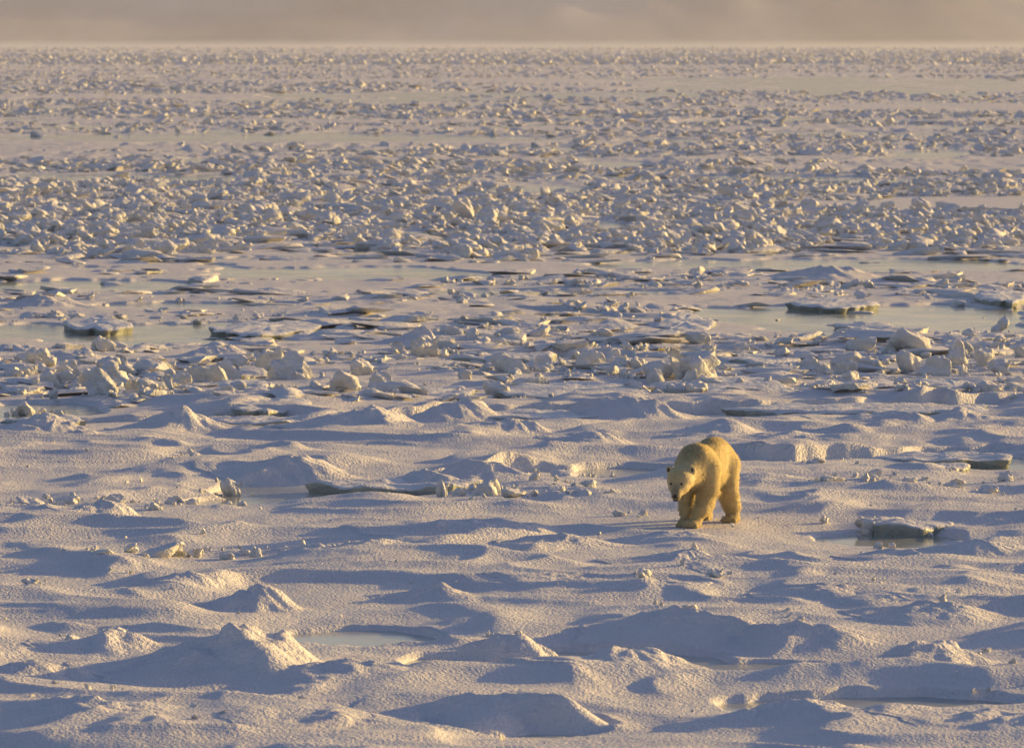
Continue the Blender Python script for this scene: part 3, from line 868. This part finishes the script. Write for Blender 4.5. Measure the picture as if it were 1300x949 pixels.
def polar_bear():
    root = bpy.data.objects.new('polar_bear', None); COL.objects.link(root)
    tag(root, 'cream-yellow polar bear walking on the snowy sea ice with lowered head', 'polar bear')
    m = fur_material()
    V, Q = surface_nets(bear_sdf, (-.95, -.60, -.03), (1.50, .60, 1.45), .0165)
    # soft muscle and coat unevenness
    e = .004
    nrm = np.stack([bear_sdf(V + np.eye(3)[i] * e) - bear_sdf(V - np.eye(3)[i] * e) for i in range(3)], -1)
    nrm /= np.maximum(np.linalg.norm(nrm, axis=-1, keepdims=True), 1e-6)
    coat = smooth(.95, .75, V[:, 0])
    d = (.016 * fbm(V[:, 0] * 4 + V[:, 2] * 3, V[:, 1] * 4 + V[:, 2] * 2.5, 400, 3)) * (.25 + .75 * coat)
    V2 = V + nrm * (d * smooth(.03, .12, V[:, 2]))[:, None]
    body = link('body', mesh_np('body', V2, [Q]), m, root)
    # guard hairs along the whole coat, short on face and paws
    tri = np.concatenate([Q[:, [0, 1, 2]], Q[:, [0, 2, 3]]])
    ar = np.linalg.norm(np.cross(V2[tri[:, 1]] - V2[tri[:, 0]], V2[tri[:, 2]] - V2[tri[:, 0]]), axis=-1)
    n = 60000
    pk = rng.choice(len(tri), n, p=ar / ar.sum())
    u = rng.random((n, 2)); fl = u.sum(1) > 1; u[fl] = 1 - u[fl]
    T = tri[pk]
    P = V2[T[:, 0]] + u[:, :1] * (V2[T[:, 1]] - V2[T[:, 0]]) + u[:, 1:] * (V2[T[:, 2]] - V2[T[:, 0]])
    NN = nrm[T[:, 0]]
    flow = np.array([-.55, 0, -.75]) + .35 * rng.normal(size=(n, 3))
    flow -= NN * (flow * NN).sum(-1, keepdims=True)
    L = .020 + .028 * rng.random(n)
    L *= .25 + .75 * smooth(1.0, .75, P[:, 0]); L *= .3 + .7 * smooth(.08, .3, P[:, 2])
    L *= 1 + 1.1 * (NN[:, 2] < -.2) * (P[:, 2] > .35) + .5 * ((P[:, 2] > .2) & (P[:, 2] < .75))
    D = flow * .8 + NN * .55; D /= np.linalg.norm(D, axis=-1, keepdims=True)
    side = np.cross(D, NN); side /= np.maximum(np.linalg.norm(side, axis=-1, keepdims=True), 1e-6)
    w = (.003 + .003 * rng.random(n))[:, None]
    P = P - NN * .004
    HV = np.stack([P - side * w, P + side * w, P + D * L[:, None]], 1)
    k = HV[:, 2, 2] > .02
    HV = HV[k].reshape(-1, 3); HN = np.repeat(NN[k], 3, 0)
    fm = mesh_np('fur', HV, [np.arange(len(HV)).reshape(-1, 3)], True)
    fm.normals_split_custom_set_from_vertices(HN.tolist())        # hairs shade with the coat they grow from
    link('fur', fm, m, root)
    black = plain('black_skin', (.012, .011, .011), .35)
    def ball(name, c, r, mat, rot=(0, 0, 0)):
        bm = bmesh.new(); bmesh.ops.create_uvsphere(bm, u_segments=20, v_segments=14, radius=1)
        for v in bm.verts:
            v.co = Euler(rot).to_matrix() @ Vector((v.co.x * r[0], v.co.y * r[1], v.co.z * r[2]))
            v.co += Vector(c)
        for f in bm.faces: f.smooth = True
        me = bpy.data.meshes.new(name); bm.to_mesh(me); bm.free()
        return link(name, me, mat, root)
    def hit(y, z):
        x = np.linspace(1.6, .8, 900)
        d = bear_sdf(np.stack([x, x * 0 + y, x * 0 + z], -1))
        return x[np.argmax(d < 0)]
    for s in (-1, 1):
        y, z = -.052 + s * .082, .728
        ball('eye', (hit(y, z) - .004, y, z), (.018, .026, .022), black)
        z = .925; y = -.075 + s * .190
        ball('ear_shadow', (hit(y, z) - .006, y, z), (.012, .030, .036), plain('ear_shadow_dark', (.10, .075, .05), .8))  # dark oval paints the shadow inside the ear
    ball('nose', (1.378, -.022, .545), (.030, .046, .036), black, (0, .5, 0))
    ball('mouth', (1.345, -.028, .497), (.040, .046, .012), black, (0, .65, 0))
    for (px_, py_, pr) in ((.79, .05, (.155, .125)), (.65, -.12, (.15, .12)), (-.35, .28, (.17, .125)), (-.62, -.27, (.17, .12))):
        for i in range(4):
            ball('claw', (px_ + pr[0] * .72 + .055, py_ + (i - 1.5) * pr[1] * .5, .03), (.022, .008, .009), black, (0, .5, 0))
    HEAD = R(22)
    fwd = Vector((-math.sin(HEAD), -math.cos(HEAD), 0))
    root.location = (BEAR[0], BEAR[1], .138)
    root.rotation_euler = (0, 0, math.atan2(fwd.y, fwd.x))
    root.scale = (1.0, 1.0, 1.0)
polar_bear()

# ------------------------------------------------------------------ light, sky, camera
SUN_EL, SUN_AZ = R(9.2), R(62)               # azimuth clockwise from straight ahead (+Y): to the right, a little beyond
w = bpy.data.worlds.new('World'); sc.world = w; w.use_nodes = True
nt = w.node_tree; bg = nt.nodes['Background']
sky = nt.nodes.new('ShaderNodeTexSky'); sky.sky_type = 'NISHITA'; sky.sun_disc = False
sky.sun_elevation = SUN_EL; sky.sun_rotation = SUN_AZ; sky.dust_density = 1.6; sky.ozone_density = 3.0; sky.air_density = 1.0
tint = nt.nodes.new('ShaderNodeMix'); tint.data_type = 'RGBA'; tint.blend_type = 'MULTIPLY'; tint.inputs[0].default_value = 1
tint.inputs[7].default_value = (1.08, .965, 1.02, 1)          # the mauve of a low-sun arctic sky
nt.links.new(sky.outputs[0], tint.inputs[6]); nt.links.new(tint.outputs[2], bg.inputs['Color']); bg.inputs['Strength'].default_value = .095

ld = bpy.data.lights.new('sun', 'SUN'); ld.energy = 5.0; ld.angle = R(.53); ld.color = (1.0, .66, .18)
so = bpy.data.objects.new('sun', ld); COL.objects.link(so)
sd = Vector((math.sin(SUN_AZ) * math.cos(SUN_EL), math.cos(SUN_AZ) * math.cos(SUN_EL), math.sin(SUN_EL)))
so.rotation_euler = sd.to_track_quat('Z', 'Y').to_euler(); so.location = sd * 200

cd = bpy.data.cameras.new('camera'); cam = bpy.data.objects.new('camera', cd); COL.objects.link(cam)
cam.location = (0, 0, CAM_H); cam.rotation_euler = (math.pi / 2 - PITCH, 0, 0)
cd.sensor_width = 36; cd.lens = 36 * F / 1300; cd.clip_start = 1; cd.clip_end = 20000
cd.dof.use_dof = True; cd.dof.focus_distance = 88; cd.dof.aperture_fstop = 4.5
sc.camera = cam

vs = sc.view_settings
vs.view_transform = 'Standard'; vs.look = 'None'; vs.exposure = 0.58; vs.gamma = 1
sc.render.engine = 'CYCLES'
sc.cycles.use_denoising = True
sc.cycles.max_bounces = 6; sc.cycles.diffuse_bounces = 3; sc.cycles.volume_bounces = 1
